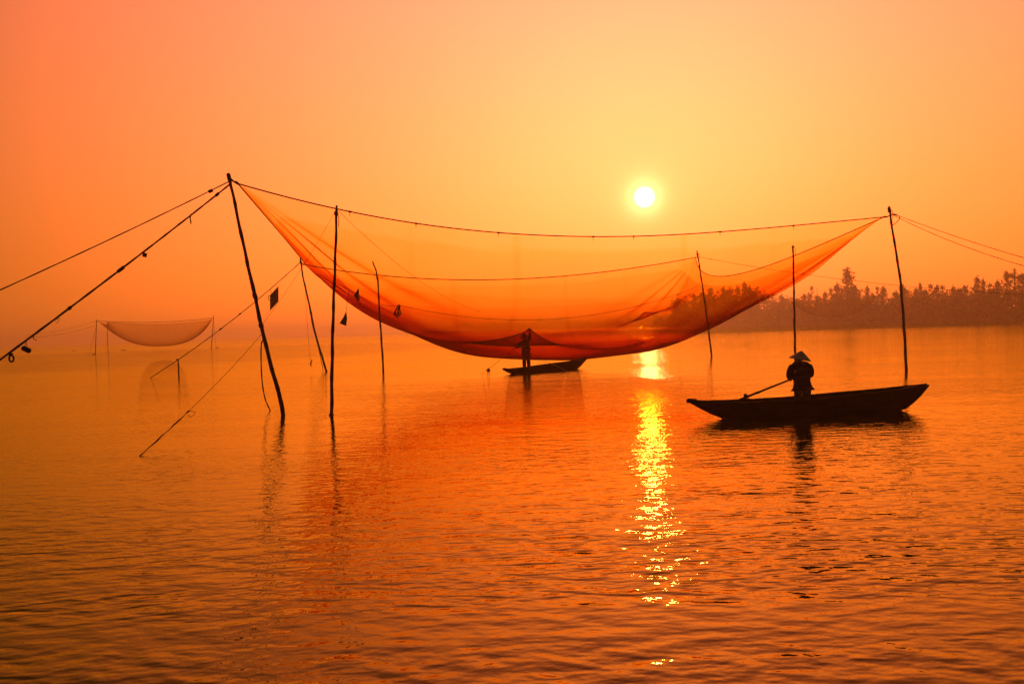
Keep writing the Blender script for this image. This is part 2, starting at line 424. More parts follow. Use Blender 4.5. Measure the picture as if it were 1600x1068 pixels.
rest = [(1058, 466, 'bushy'), (1070, 461, 'round'), (1084, 459, 'cone'), (1098, 456, 'bushy'), (1110, 450, 'cone'), (1120, 453, 'round'),
        (1130, 449, 'slim'), (1140, 450, 'bushy'), (1152, 447, 'cone'), (1162, 441, 'slim'), (1172, 448, 'bushy'), (1182, 452, 'round'),
        (1208, 462, 'round'), (1222, 461, 'bushy'), (1234, 465, 'low'), (1245, 466, 'round'), (1256, 459, 'cone'), (1277, 461, 'bushy'),
        (1290, 456, 'slim'), (1300, 450, 'airy'), (1309, 444, 'bushy'), (1334, 446, 'bushy'), (1345, 455, 'round'), (1364, 458, 'cone'),
        (1372, 448, 'airy'), (1379, 448, 'slim'), (1391, 466, 'low'), (1400, 455, 'bushy'), (1421, 457, 'round'), (1430, 450, 'slim'),
        (1446, 453, 'bushy'), (1456, 444, 'airy'), (1464, 445, 'cone'), (1474, 446, 'airy'), (1484, 455, 'round'), (1490, 447, 'slim'),
        (1499, 450, 'bushy'), (1507, 446, 'cone'), (1517, 449, 'round'), (1546, 443, 'airy'), (1559, 439, 'slim'), (1553, 450, 'bushy'),
        (1597, 428, 'cone')]
for i, (px, py, k) in enumerate(rest):
    plant_tree(px, py, k, 'palm_tree' if k == 'palm' else 'broadleaf_tree' if k in ('round', 'low') else 'casuarina_tree',
               'hazy broadleaf tree among the trees of the wooded bank at right' if k in ('round', 'low') else
               'hazy casuarina of ordinary height in the wood along the right bank',
               'broadleaf trees on the wooded bank' if k in ('round', 'low') else G1, rnd.uniform(6, 22), rnd.uniform(1.1, 1.5))
# the thicket under and behind them reads as one mass
th = MB()
for px in np.arange(1024, 2100, 2.1):
    Y0 = shore_y(px)
    top_py = np.interp(px, [1024, 1060, 1110, 1185, 1196, 1215, 1300, 1330, 1390, 1430, 1500, 1600, 2100], [503, 484, 470, 470, 486, 474, 472, 462, 478, 464, 460, 450, 440])
    top_py += 4.0 + 5.0*math.sin(px*0.17) + 3.5*math.sin(px*0.43+1) + 2.0*math.sin(px*0.91)
    hmax = max(0.8, at(px, top_py, Y0)[2] - 0.5); sz = Y0/430
    for _ in range(13):
        Y = Y0 + rnd.uniform(3, 26); x = wx(px + rnd.uniform(-2, 2), Y)
        z = 0.5 + hmax * rnd.random() ** 0.8
        leaf_quads(th, (x, Y, z), 5, 0.75*sz, 1.4*sz)
    for _ in range(7):
        Y = Y0 + rnd.uniform(1, 9); leaf_quads(th, (wx(px + rnd.uniform(-2, 2), Y), Y, rnd.uniform(0.2, 3.0)), 5, 0.7*sz, 1.5*sz)
setp(th.build('thicket', M_leaf, smooth=False), 'dense thicket of shrubs under the trees of the right bank', 'thicket', kind='stuff')
# far wood, a kilometre off, seen through the net
fw_ = MB()
for px in np.arange(636, 1075, 1.6):
    Y0 = np.interp(px, [600, 1075], [2000, 1700])
    h = np.interp(px, [636, 700, 720, 760, 790, 830, 850, 905, 925, 1000, 1075], [2, 6, 12, 8, 14, 7, 15, 10, 6, 12, 16]) * 1.5 * (0.55 + 0.45*abs(math.sin(px*0.21)*math.sin(px*0.083+1)))
    for _ in range(12):
        Y = Y0 + rnd.uniform(4, 30); x = wx(px, Y); z = 0.5 + (h + 3) * rnd.random()
        leaf_quads(fw_, (x, Y, z), 5, 1.8, 3.4)
setp(fw_.build('distant_wood', M_leaf, smooth=False), 'faint distant wood seen through the big net', 'wood', kind='stuff')

# ------------------------------------------------------------------ poles
def smooth_path(pts, n=24):
    P = [Vector(p) for p in pts]
    if len(P) == 2: return [P[0].lerp(P[1], i/(n-1)) for i in range(n)]
    out = []
    for i in range(n):
        t = i/(n-1)*(len(P)-1); k = min(int(t), len(P)-2); f = t-k
        p0, p1, p2, p3 = P[max(k-1, 0)], P[k], P[k+1], P[min(k+2, len(P)-1)]
        out.append(0.5*((2*p1)+(p2-p0)*f+(2*p0-5*p1+4*p2-p3)*f*f+(-p0+3*p1-3*p2+p3)*f**3))
    return out
def wrap(center, axis, r, turns=4, pitch=0.035, rr=0.016):
    """coils of cord lashed round a pole or rope"""
    ax = Vector(axis).normalized(); a = ax.cross(Vector((0.3, 1, 0.2))).normalized(); b = ax.cross(a)
    n = turns*8
    return [Vector(center) + ax*((i/8-turns/2)*pitch) + (a*math.cos(i*math.pi/4)+b*math.sin(i*math.pi/4))*(r + 0.006*math.sin(i*2.3)) for i in range(n+1)]
POLES = {}
def pole(key, px, Y, rad, label, group, lash=(), name='bamboo_pole'):
    """px: points down the pole in the photograph, the last one at the waterline"""
    base = at(*px[-1], Y)
    pts = [at(x, y, Y) for x, y in px]
    d = (pts[-1]-pts[-2]); d = d/np.linalg.norm(d)
    path = smooth_path([Vector(p) for p in pts] + [Vector(pts[-1] + d*1.3)], 46)
    t = thing(name, (base[0], Y, 0), label, 'pole', group)
    b = MB(); rr = []
    n = len(path)
    for i in range(n):
        f = i/(n-1); r = rad*(0.62+0.42*f)
        if i % 4 == 2: r *= 1.16                       # bamboo joints
        rr.append(r*(1+0.05*math.sin(i*1.7+Y)))
    path = [p + Vector((0.007*math.sin(i*0.9+Y), 0.007*math.cos(i*1.1), 0)) for i, p in enumerate(path)]
    b.tube(path, rr, 8); b.build('shaft', M_wood, t, org=t.location)
    for f, turns in lash:
        i = int(f*(n-1)); l = MB()
        l.tube(wrap(path[i], path[min(i+1, n-1)]-path[i], rr[i]+0.012, turns), 0.017, 5)
        q = path[i]
        l.tube([q + Vector((rad, -rad, 0)), q + Vector((rad*1.6, -rad*1.4, -0.15)), q + Vector((rad*1.3, -rad*1.5, -0.42))], 0.012, 5)
        l.build('lashing', M_rope, t, org=t.location)
    POLES[key] = path
    return t
GP = None
pole('A', [(357,272),(363,300),(372,342),(383,395),(391,430),(402,480),(412,525),(422,565),(431,598),(438,622),(442,648)], onw(442,648)[1], 0.068,
     'crooked dark pole carrying the near left corner of the big net', GP, ((0.04, 6), (0.44, 4), (0.52, 3)))
pole('F', [(526,321),(524,400),(521,480),(519,560),(518,648)], onw(518,648)[1], 0.056,
     'straight upright pole standing just right of the crooked left corner pole', GP, ((0.05, 3), (0.82, 2)))
pole('B', [(469,403),(474,435),(482,470),(491,515),(502,553),(510,580)], onw(510,580)[1], 0.075,
     'leaning pole at the far left corner of the big net', GP, ((0.06, 4), (0.42, 2)))
pole('E', [(582,408),(588,425),(591,448),(593,490),(596,530),(599,580)], onw(599,580)[1], 0.065,
     'crook-topped pole behind the left side of the big net', GP, ((0.25, 3),))
pole('C', [(1089,391),(1095,430),(1101,470),(1107,515),(1112,557)], onw(1112,557)[1], 0.07,
     'leaning pole at the far right corner of the big net', GP, ((0.06, 4),))
pole('G', [(1239,383),(1240,430),(1241,480),(1242,530),(1243,574)], onw(1243,574)[1], 0.065,
     'upright pole behind the rower in the straw hat', GP, ((0.04, 2),))
pole('D', [(1389,322),(1393,350),(1401,400),(1407,440),(1411,490),(1414,535),(1416,578)], onw(1416,578)[1], 0.07,
     'tall curved pole at the near right corner of the big net', GP, ((0.05, 6),))

# ------------------------------------------------------------------ the big net
def net_material(name, base, dens, scat=0.985, scol=(0.75, 0.13, 0.015), grazing=0.085):
    """sheer netting: what passes straight through is tinted by the thread it crosses, more so at a slant"""
    m = bpy.data.materials.new(name); m.use_nodes = True; nt = m.node_tree; nt.nodes.clear()
    N = nt.nodes.new; L = nt.links.new
    def ma(op, a, b=None):
        n = N('ShaderNodeMath'); n.operation = op
        for i, v in enumerate((a, b)):
            if v is None: continue
            if hasattr(v, 'node'): L(v, n.inputs[i])
            else: n.inputs[i].default_value = v
        return n.outputs[0]
    g = N('ShaderNodeNewGeometry'); dp = N('ShaderNodeVectorMath'); dp.operation = 'DOT_PRODUCT'
    L(g.outputs['Normal'], dp.inputs[0]); L(g.outputs['Incoming'], dp.inputs[1])
    tcn = N('ShaderNodeTexCoord'); nz = N('ShaderNodeTexNoise'); nz.inputs['Scale'].default_value = 0.5; nz.inputs['Detail'].default_value = 4
    L(tcn.outputs['Object'], nz.inputs['Vector'])
    if dens is None:
        at_ = N('ShaderNodeAttribute'); at_.attribute_name = 'mesh_density'; dens = at_.outputs['Fac']
    path = ma('MULTIPLY', ma('DIVIDE', dens, ma('MAXIMUM', ma('ABSOLUTE', dp.outputs['Value']), grazing)), ma('ADD', 0.75, ma('MULTIPLY', nz.outputs['Fac'], 0.5)))
    cc = N('ShaderNodeCombineColor')
    for i in range(3): L(ma('POWER', base[i], path), cc.inputs[i])
    tr = N('ShaderNodeBsdfTransparent'); L(cc.outputs[0], tr.inputs['Color'])
    tl = N('ShaderNodeBsdfTranslucent'); tl.inputs['Color'].default_value = (*scol, 1)
    mx = N('ShaderNodeMixShader'); L(ma('SUBTRACT', 1.0, ma('POWER', scat, path)), mx.inputs[0])
    L(tr.outputs[0], mx.inputs[1]); L(tl.outputs[0], mx.inputs[2])
    o = N('ShaderNodeOutputMaterial'); L(mx.outputs[0], o.inputs['Surface'])
    return m
NET_T = (0.84, 0.58, 0.12)
M_net = net_material('orange_netting', NET_T, None)

def net_surface(cor, par, us, vs):
    A, D, Cc, B = [np.array(c, float) for c in cor]
    sAD,kAD,bAD,sBC,kBC,bBC,sAB,kAB,bAB,sDC,kDC,bDC,S0,qu,qv,k,sk,sk2 = par
    cen = (A+B+Cc+D)/4
    def edge(P, Q, sag, bow, kk, t):
        m = (P+Q)/2; n = cen-m; n[2] = 0; n /= np.linalg.norm(n)
        s = (4*t*(1-t)*(1+kk*(1-2*t)))[:, None]
        return P+(Q-P)*t[:, None]+s*(n*bow+np.array([0, 0, -sag]))
    e0 = edge(A,D,sAD,bAD,kAD,us); e1 = edge(B,Cc,sBC,bBC,kBC,us); f0 = edge(A,B,sAB,bAB,kAB,vs); f1 = edge(D,Cc,sDC,bDC,kDC,vs)
    u = us[:, None, None]; v = vs[None, :, None]
    S = (1-v)*e0[:, None]+v*e1[:, None]+(1-u)*f0[None]+u*f1[None]-((1-u)*(1-v)*A+u*(1-v)*D+u*v*Cc+(1-u)*v*B)
    fu = np.clip(4*u*(1-u), 0, 1)[..., 0]; fv = np.clip(4*v*(1-v), 0, 1)[..., 0]
    g = fu**qu*fv**qv
    S[..., 2] -= S0*(1-(1-g)**k)*(1+sk*(1-2*u[..., 0])+sk2*(1-2*v[..., 0]))
    return S
PAR = [0.942,0.36,2.954,1.372,0.146,1.521,0.472,-0.599,0.484,1.798,-0.354,1.7,4.19,0.88,0.299,1.371,-0.083,0.154]
CORN = [at(372,287,28.6), at(1381,339,41.7), at(1087,402,65.5), at(474,413,61.3)]
def cosspace(n, p=1.0):
    t = np.linspace(0, 1, n); c = (1-np.cos(math.pi*t))/2; return c*0.8+t*0.2
us = cosspace(150); c = np.linspace(0, 1, 150); vs = np.where(c < .5, 0.5*(2*c)**2.2, 1-0.5*(2-2*c)**2.2)
S = net_surface(CORN, PAR, us, vs)
U2, V2 = np.meshgrid(us, vs, indexing='ij')
edge_d = np.minimum(np.minimum(U2, 1-U2), np.minimum(V2, 1-V2))
damp = np.clip(edge_d*14, 0, 1)
# folds running out of the corners and soft creases across the belly
for cu, cv, ph in ((0,0,0.3), (1,0,1.1), (1,1,2.0), (0,1,2.9)):
    du, dv = abs(U2-cu), abs(V2-cv); r = np.hypot(du, dv); th_ = np.arctan2(dv, du)
    S[..., 2] += damp*0.20*np.sin(th_*17+ph+1.5*np.sin(r*9))*np.exp(-(r/0.20)**2)*np.clip(r*8, 0, 1)
S[..., 2] += damp*(0.035*np.sin(U2*31+4*V2+1.3*np.sin(V2*9))+0.03*np.sin(V2*37-6*U2)+0.05*np.sin(U2*13-V2*17))
# the fisherman lifts the belly with his raised hand; a second crease hangs off a line further right
HAND = at(827, 512, 51.3)
def lift(P, R, sx, sy, p=1.0):
    r = np.hypot((S[..., 0]-P[0])/sx, (S[..., 1]-P[1])/sy)
    w = np.exp(-(r/R)**p); i = np.unravel_index(r.argmin(), r.shape)
    S[..., 2] += (P[2]-S[i][2])*w*damp
lift(at(1008, 487, 57.0), 1.0, 2.2, 1.4, 0.9)
S[..., 2] -= 0.30*np.exp(-((S[..., 0]-2.0)/5.5)**2-((S[..., 1]-43.5)/3.5)**2)
lift(HAND + np.array([0, 0, 0.03]), 1.0, 2.7, 2.0, 0.88)
net = thing('lift_net', (CORN[0]*0.25+CORN[1]*0.25+CORN[2]*0.25+CORN[3]*0.25)*np.array([1, 1, 0]),
            'huge sheer orange lift net slung between four poles over the river', 'fishing net')
# the netting: a sheer border, a medium skirt and a close-meshed bag in the middle
fu_ = np.clip(4*U2*(1-U2), 0, 1); fv_ = np.clip(4*V2*(1-V2), 0, 1); depth = 1-(1-fu_**PAR[13]*fv_**PAR[14])**PAR[15]
def step(x, e, w=0.012): return np.clip((x-e)/w+0.5, 0, 1)
density = 0.16 + 0.15*step(depth, 0.14) + 0.12*step(depth, 0.52) + 0.36*step(depth, 0.84)
for su in (0.2, 0.36, 0.5, 0.64, 0.8): density = density + 0.10*np.exp(-((U2-su)/0.0035)**2)      # sewn joins
n_, m_ = S.shape[:2]; b = MB()
b.add(S.reshape(-1, 3), [(i*m_+j, (i+1)*m_+j, (i+1)*m_+j+1, i*m_+j+1) for i in range(n_-1) for j in range(m_-1)])
o = b.build('netting', M_net, net, org=net.location)
at_d = o.data.attributes.new('mesh_density', 'FLOAT', 'POINT'); at_d.data.foreach_set('value', density.reshape(-1).astype(np.float32))
n_, m_ = S.shape[:2]
for nm, pts, r in (('headline', S[:, 0], 0.024), ('headline', S[:, -1], 0.03), ('side_line', S[0, :], 0.022), ('side_line', S[-1, :], 0.024)):
    b = MB(); b.tube(pts[::2], r, 5); b.build(nm, M_rope, net, org=net.location)
for c0, key in zip(CORN, 'ADCB'):
    top = min(POLES[key], key=lambda p: abs(p.z-(c0[2]+0.12)))
    b = MB(); b.tube([Vector(c0), Vector(c0).lerp(top, 0.45)-Vector((0, 0, 0.03)), top], 0.03, 5)
    b.tube(wrap(Vector(c0).lerp(top, 0.15), top-Vector(c0), 0.03, 3), 0.018, 5)
    b.build('corner_tie', M_rope, net, org=net.location)
# knots where the headline is bound to the netting
for t_ in (0.12, 0.21, 0.33, 0.48, 0.55, 0.70, 0.83):
    i = int(np.searchsorted(us, t_)); q = Vector(S[i, 0]); b = MB()
    b.tube(wrap(q, Vector(S[i+1, 0])-q, 0.026, 3), 0.014, 5); b.tube([q, q-Vector((0.02, 0, 0.09)), q-Vector((0, 0, 0.16))], 0.01, 5)
    b.build('knot', M_rope, net, org=net.location)

# ------------------------------------------------------------------ guy ropes and what hangs on them
def cable(P, Q, sag, n=26):
    P, Q = Vector(P), Vector(Q)
    return [P.lerp(Q, i/(n-1)) - Vector((0, 0, sag*4*(i/(n-1))*(1-i/(n-1)))) for i in range(n)]
def rope(label, path, r, material=M_rope, name='guy_rope', cat='rope', group=None, knots=()):
    q = path[-1]; t = thing(name, (q[0], q[1], q[2]), label, cat, group)
    b = MB(); b.tube(path, [r*(1+0.15*math.sin(i*1.9)) for i in range(len(path))], 5); b.build('line', material, t, org=t.location)
    for f, turns, rr in knots:
        i = min(int(f*(len(path)-1)), len(path)-2); k = MB()
        k.tube(wrap(path[i], path[i+1]-path[i], r*1.2, turns, 0.03), rr, 5); k.build('knot', material, t, org=t.location)
    return t
topA = POLES['A'][2]; topB = POLES['B'][2]; topC = POLES['C'][3]; topD = POLES['D'][3]
def seg_to_water(P, Q):
    """continue the straight run P->Q down to the water"""
    P, Q = np.array(P), np.array(Q); d = Q-P; return Q + d*((-0.3-Q[2])/d[2])
lowQ = at(0, 553, 20.0); upQ = at(0, 440, 24.0)
lowA = cable(topA - Vector((0, 0, 0.1)), seg_to_water(topA, lowQ), 0.10, 60); upA = cable(topA, seg_to_water(topA, upQ), 0.22, 50)
rope('thick guy rope hung with floats, running down left from the crooked pole', lowA, 0.026, knots=((0.06, 6, 0.016), (0.38, 9, 0.016), (0.52, 3, 0.014)))
rope('upper plain guy rope running left from the top of the crooked pole', upA, 0.017, knots=((0.05, 4, 0.014),))
def on_rope(path, px):
    """point of a rope that is seen at photograph column px"""
    def col(p):
        q = np.array(p)-CAM; return 800+F*(q@RGT)/(q@fwd)
    i = min(range(len(path)), key=lambda k: abs(col(path[k])-px)); return Vector(path[i])
# floats and oddments on the thick guy rope
def hang_float(p, drop, L, r, rot, label, name='fishing_float', sides=10):
    t = thing(name, p - Vector((0, 0, drop+L*0.5)), label, 'float')
    c = Vector(p) - Vector((0, 0, drop)); b = MB()
    R_ = Matrix.Rotation(rot, 3, 'Y') @ Matrix.Rotation(math.pi/2, 3, 'Y')
    b.lathe([(r*0.55, -L/2), (r*0.92, -L/2+0.02), (r, -L/4), (r*0.97, 0), (r, L/4), (r*0.92, L/2-0.02), (r*0.55, L/2)], sides, c, R_)
    b.build('float_body', M_float, t, org=t.location)
    s = MB(); off = R_ @ Vector((0, 0, L*0.25))
    s.tube([c+off*0.8, Vector(p), c-off*0.8], 0.007, 5); s.build('cord', M_rope, t, org=t.location)
    return t
p = on_rope(lowA, 39); hang_float(p, 0.20, 0.21, 0.06, 0.45, 'black sausage-shaped float hanging from the thick guy rope at far left')
p = on_rope(lowA, 12)
t = thing('rope_loop', p - Vector((0, 0, 0.25)), 'thick black loop hanging from the guy rope at the left edge', 'loop'); b = MB()
b.tube([p + Vector((0.01, 0, -0.02)), p+Vector((0.02, 0, -0.07))], [0.05, 0.04], 7)
b.tube([p + Vector((0.025+0.05*math.sin(a), 0, -0.135+0.075*math.cos(a))) for a in np.linspace(0, 2*math.pi, 15)[:-1]], 0.02, 6, closed=True)
b.build('loop', M_float, t, org=t.location)
p = on_rope(lowA, 222)
t = thing('rope_tag', p - Vector((0, 0, 0.12)), 'small square block tied under the middle of the thick guy rope', 'tag'); b = MB()
b.box(p + Vector((0.02, 0, -0.09)), (0.10, 0.05, 0.11), Matrix.Rotation(0.25, 3, 'Y')); b.tube([p, p+Vector((0.02, 0, -0.05))], 0.012, 5)
b.build('block', M_float, t, smooth=False, org=t.location)
p = on_rope(upA, 327)
t = thing('rope_tag', p - Vector((0, 0, 0.06)), 'small dark block on the upper guy rope close to the crooked pole', 'tag'); b = MB()
b.box(p + Vector((0.0, 0, -0.01)), (0.13, 0.08, 0.08), Matrix.Rotation(-0.4, 3, 'Y')); b.build('block', M_float, t, smooth=False, org=t.location)
p = on_rope(lowA, 300)
t = thing('cord_end', p - Vector((0, 0, 0.25)), 'short cord end dangling from the thick guy rope near its top', 'cord'); b = MB()
b.tube([p+Vector((0.05, 0, 0.05)), p, p+Vector((0.0, 0, -0.09)), p+Vector((0.02, 0, -0.17)), p+Vector((0.01, 0, -0.24))], [0.03, 0.03, 0.018, 0.022, 0.014], 5)
b.build('cord', M_rope, t, org=t.location)
p = on_rope(lowA, 50)
t = thing('cord_end', p - Vector((0, 0, 0.12)), 'small hooked cord end on the thick guy rope above the black float', 'cord'); b = MB()
b.tube([p, p+Vector((-0.01, 0, -0.06)), p+Vector((0.01, 0, -0.10)), p+Vector((0.06, 0, -0.12))], 0.01, 5); b.build('cord', M_rope, t, org=t.location)
p = on_rope(lowA, 92)
t = thing('wire_loop', p - Vector((0, 0, 0.12)), 'thin curl of wire on the lower part of the thick guy rope', 'wire'); b = MB()
b.tube([p + Vector((0.05*math.sin(a)+0.01*a, 0, -0.05+0.055*math.cos(a))) for a in np.linspace(-0.5, 7.2, 18)], 0.005, 4); b.build('curl', M_rope, t, org=t.location)

# guy rope of the far left pole, its prop and the hanging boards
endB = onw(235, 590)
gB = cable(topB, Vector(endB), 0.35, 40)
rope('guy rope from the far left pole down past the crooked pole to the water', gB, 0.026, knots=((0.42, 4, 0.03), (0.55, 4, 0.03)))
p = on_rope(gB, 278)
t = thing('prop_stake', (p.x, p.y, 0), 'short stake propping the low end of the left guy rope', 'stake'); b = MB()
b.tube([p+Vector((-.12, 0, .0)), p+Vector((-0.02, 0, 0.05)), p+Vector((0.03, 0, -0.1))], 0.045, 5)
b.tube([p+Vector((0, 0, 0.06)), p+Vector((0.03, 0, -0.5)), p+Vector((0.0, 0.02, -0.9)), p+Vector((0.06, 0, -1.5)), p+Vector((0.07, 0, -2.2))], [0.035, 0.05, 0.045, 0.06, 0.06], 6)
b.build('stake', M_wood, t, org=t.location)
p = on_rope(gB, 424)
t = thing('hanging_board', p - Vector((0, 0, 1.6)), 'grey four-sided board hanging from the guy rope beside the crooked pole', 'board')
b = MB(); q = [at(x, y, p.y) for x, y in ((422, 461), (435, 447), (435, 471), (422, 485))]
b.add([Vector(a)+Vector((0, dy, 0)) for dy in (-0.02, 0.02) for a in q], [(0,3,2,1),(4,5,6,7),(0,1,5,4),(1,2,6,5),(2,3,7,6),(3,0,4,7)])
b.build('panel', M_board, t, smooth=False, org=t.location)
b = MB(); q0 = Vector(at(422, 462, p.y)); b.tube([q0, q0+Vector((-.12, 0, .0)), q0+Vector((-.14, 0, -.22)), q0+Vector((-.05, 0, -.3)), q0+Vector((0, 0, -.25))], 0.025, 5)
b.tube([q0 + Vector((.1, 0, .1)), p], 0.014, 5); b.build('hook', M_rope, t, org=t.location)
def pennant(pts, Y, label, hang=None):
    c = at(*pts[0], Y); t = thing('hanging_flag', (c[0], Y, c[2]-0.8), label, 'flag'); b = MB(); n = len(pts)
    P = [Vector(at(x, y, Y)) for x, y in pts]
    b.add([a+Vector((0, dy+0.05*math.sin(i*2), 0)) for dy in (-0.012, 0.012) for i, a in enumerate(P)],
          [tuple(range(n))[::-1], tuple(range(n, 2*n))] + [(i, (i+1) % n, (i+1) % n+n, i+n) for i in range(n)])
    b.build('cloth', M_board, t, smooth=False, org=t.location)
    if hang is not None:
        h = MB(); h.tube([P[0], Vector(hang)], 0.008, 4); h.build('cord', M_rope, t, org=t.location)
    return t
hangF = cable(POLES['F'][12], POLES['E'][22], 0.4, 30)
rope('thin line strung between the upright pole and the crook-topped pole', hangF, 0.006, name='thin_line')
pennant([(541, 486), (542, 498), (541, 509), (531, 505), (532, 502), (537, 495)], 33.0, 'grey triangular flag hanging below the edge of the net by the upright pole', on_rope(hangF, 545))
pennant([(560, 450), (561, 472), (553, 462)], 40.0, 'small triangular flag seen through the net left of the crook-topped pole', on_rope(hangF, 562))

# cord bundle and slack line behind the net
backP = Vector(at(624, 477, 57)); backQ = Vector(at(1088, 448, 64.5))
rope('slack line sagging across behind the net above the far bank', cable(backP, backQ, 1.55, 40), 0.014, name='slack_line')
t = thing('cord_bundle', backP - Vector((0, 0, 0.9)), 'dark bundle of cord hanging behind the left half of the net', 'bundle'); b = MB()
for k in range(5):
    a = k*1.3; b.tube([backP+Vector((0.05*math.sin(a), 0, 0.05)), backP+Vector((-0.12+0.13*math.sin(a), 0.1*math.cos(a), -0.25)), backP+Vector((-0.15+0.22*math.sin(a+.5), 0.1*math.cos(a), -0.55)), backP+Vector((-.08, 0, -0.62-0.06*k))], [0.02, 0.04, 0.045, 0.015], 6)
b.build('cords', M_rope, t, org=t.location)
rope('thin line from the bundle of cord up to the crook-topped pole', cable(backP, POLES['E'][20], 0.05, 10), 0.012, name='thin_line')

# lines of the crooked left pole
knA = POLES['A'][24]
e1 = onw(218, 712); thinA = cable(knA, Vector(e1), 0.12, 40); k = int(0.70*39)
t = rope('thin guy rope slanting from the crooked pole to the near left water', thinA, 0.0065)
b = MB(); b.tube([thinA[i] + Vector((0.01*math.sin(i*2), 0, 0)) for i in range(k, 40)], [0.014+0.006*math.sin(i*1.3) for i in range(k, 40)], 6); b.build('stick', M_wood, t, org=t.location)
b = MB(); q = thinA[k]
b.tube([q + Vector((0.06+0.10*math.sin(a)+0.03*math.sin(2*a), 0, -0.06+0.07*math.cos(a))) for a in np.linspace(-1.5, 4.4, 16)], 0.006, 4)
b.tube(wrap(q, thinA[k+1]-q, 0.012, 4, 0.03), 0.01, 5); b.build('knot', M_rope, t, org=t.location)
sl = smooth_path([POLES['A'][25], Vector(at(408, 540, 29.2)), Vector(at(409, 590, 29.8)), Vector(at(414, 622, 30.2)), Vector(onw(422, 641)), Vector(onw(422, 641))-Vector((-.05, 0, .3))], 30)
rope('slack rope hanging beside the crooked pole into the water', sl, 0.022, name='slack_rope')
# lines of the far left pole
rope('stay line running close beside the leaning far left pole', smooth_path([POLES['B'][10], Vector(at(487, 490, 62.5)), Vector(at(496, 535, 63)), Vector(onw(505, 578))], 20), 0.02, name='stay_line')
pl = [Vector(at(476, 440, 61)), Vector(at(480, 505, 60.5)), Vector(at(485, 565, 60))]
t = rope('very thin line with a hook dangling left of the leaning far pole', smooth_path(pl, 16), 0.009, name='thin_line')
b = MB(); q = pl[-1]; b.tube([q+Vector((.12, 0, .15)), q+Vector((.05, 0, -.05)), q+Vector((.0, 0, -.2)), q+Vector((.08, 0, -.3))], [0.02, 0.05, 0.05, 0.02], 5); b.build('hook', M_rope, t, org=t.location)
# lines from the top of the upright pole
topF = POLES['F'][1]
rope('faint line from the upright pole down left to the crooked pole', cable(topF, POLES['A'][23], 0.15), 0.005, name='thin_line')
rope('faint line from the upright pole slanting down inside the net', cable(topF, Vector(at(752, 487, 44)), 0.5), 0.006, name='thin_line')
# right hand guy ropes
rope('upper of two guy ropes running right from the curved corner pole', cable(topD, Vector(at(1640, 414, 36)), 0.10), 0.013, knots=((0.06, 5, 0.02),))
rope('lower of two guy ropes running right from the curved corner pole', cable(topD - Vector((0, 0, .05)), Vector(at(1640, 426, 36)), 0.22), 0.013)
b = MB(); q = Vector(at(1398, 340, topD.y)); t = thing('rope_tail', (q.x, q.y, q.z-1), 'loose rope tail looped under the top of the curved corner pole', 'rope')
b.tube(smooth_path([Vector(at(1391, 336, topD.y)), Vector(at(1401, 336, 41.3)), Vector(at(1406, 340, 41.3)), Vector(at(1400, 348, 41.4)), Vector(at(1394, 352, 41.5))], 16), 0.018, 5); b.build('tail', M_rope, t, org=t.location)
rope('faint guy rope running right from the far right corner pole', cable(topC, Vector(at(1660, 462, 58)), 0.5), 0.012, knots=((0.04, 4, 0.02),))
# hauling line in front of the lifted belly and the anchor line left of it
rope('pale hauling line slanting across in front of the fisherman under the net', cable(Vector(at(788, 529, 45.5)), Vector(onw(886, 580)), 0.02), 0.014, M_pale_rope, 'hauling_line')
rope('short line running from the belly of the net to a scrap of float', cable(Vector(at(803, 545, 46)), Vector(onw(752, 584)), 0.03), 0.01, name='thin_line')

# scraps floating on the water
def scrap(px, py, w, label):
    p = onw(px, py); t = thing('floating_scrap', p, label, 'scrap'); b = MB()
    n = 9; s = w/2
    b.lathe([(s*0.5, -0.05), (s, 0.01), (s*0.9, 0.05), (s*0.4, 0.09)], n, p); b.v = [(x, y + 0.2*(x-p[0]), z+0.15*abs(x-p[0])) for x, y, z in b.v]
    b.tube([p+np.array([-s, 0, 0.03]), p+np.array([0, 0, 0.16]), p+np.array([s*1.2, 0, 0.02])], 0.03, 5)
    b.build('scrap', M_float, t, org=t.location)
scrap(763, 579, 0.20, 'scrap of float on the water left of the fisherman\'s boat')
scrap(1226, 510, 2.2, 'dark drifting clump on the water left of the pole behind the rower')
scrap(1270, 505, 1.6, 'small drifting clump by the poles of the hazy right-hand net')
scrap(1389, 498, 2.2, 'dark drifting speck near the far shore right of the tallest tree')
scrap(193, 547, 1.3, 'dark scrap on the water under the left end of the hazy net')
scrap(115, 548, 1.0, 'dark scrap on the water left of the hazy net')
scrap(82, 543, 1.4, 'faint scrap on the water left of the first scrap by the hazy net')
scrap(146, 554, 0.6, 'small scrap at the foot of the hazy net\'s leftmost pole')
scrap(340, 543, 0.8, 'small scrap right of the hazy net\'s right pole')

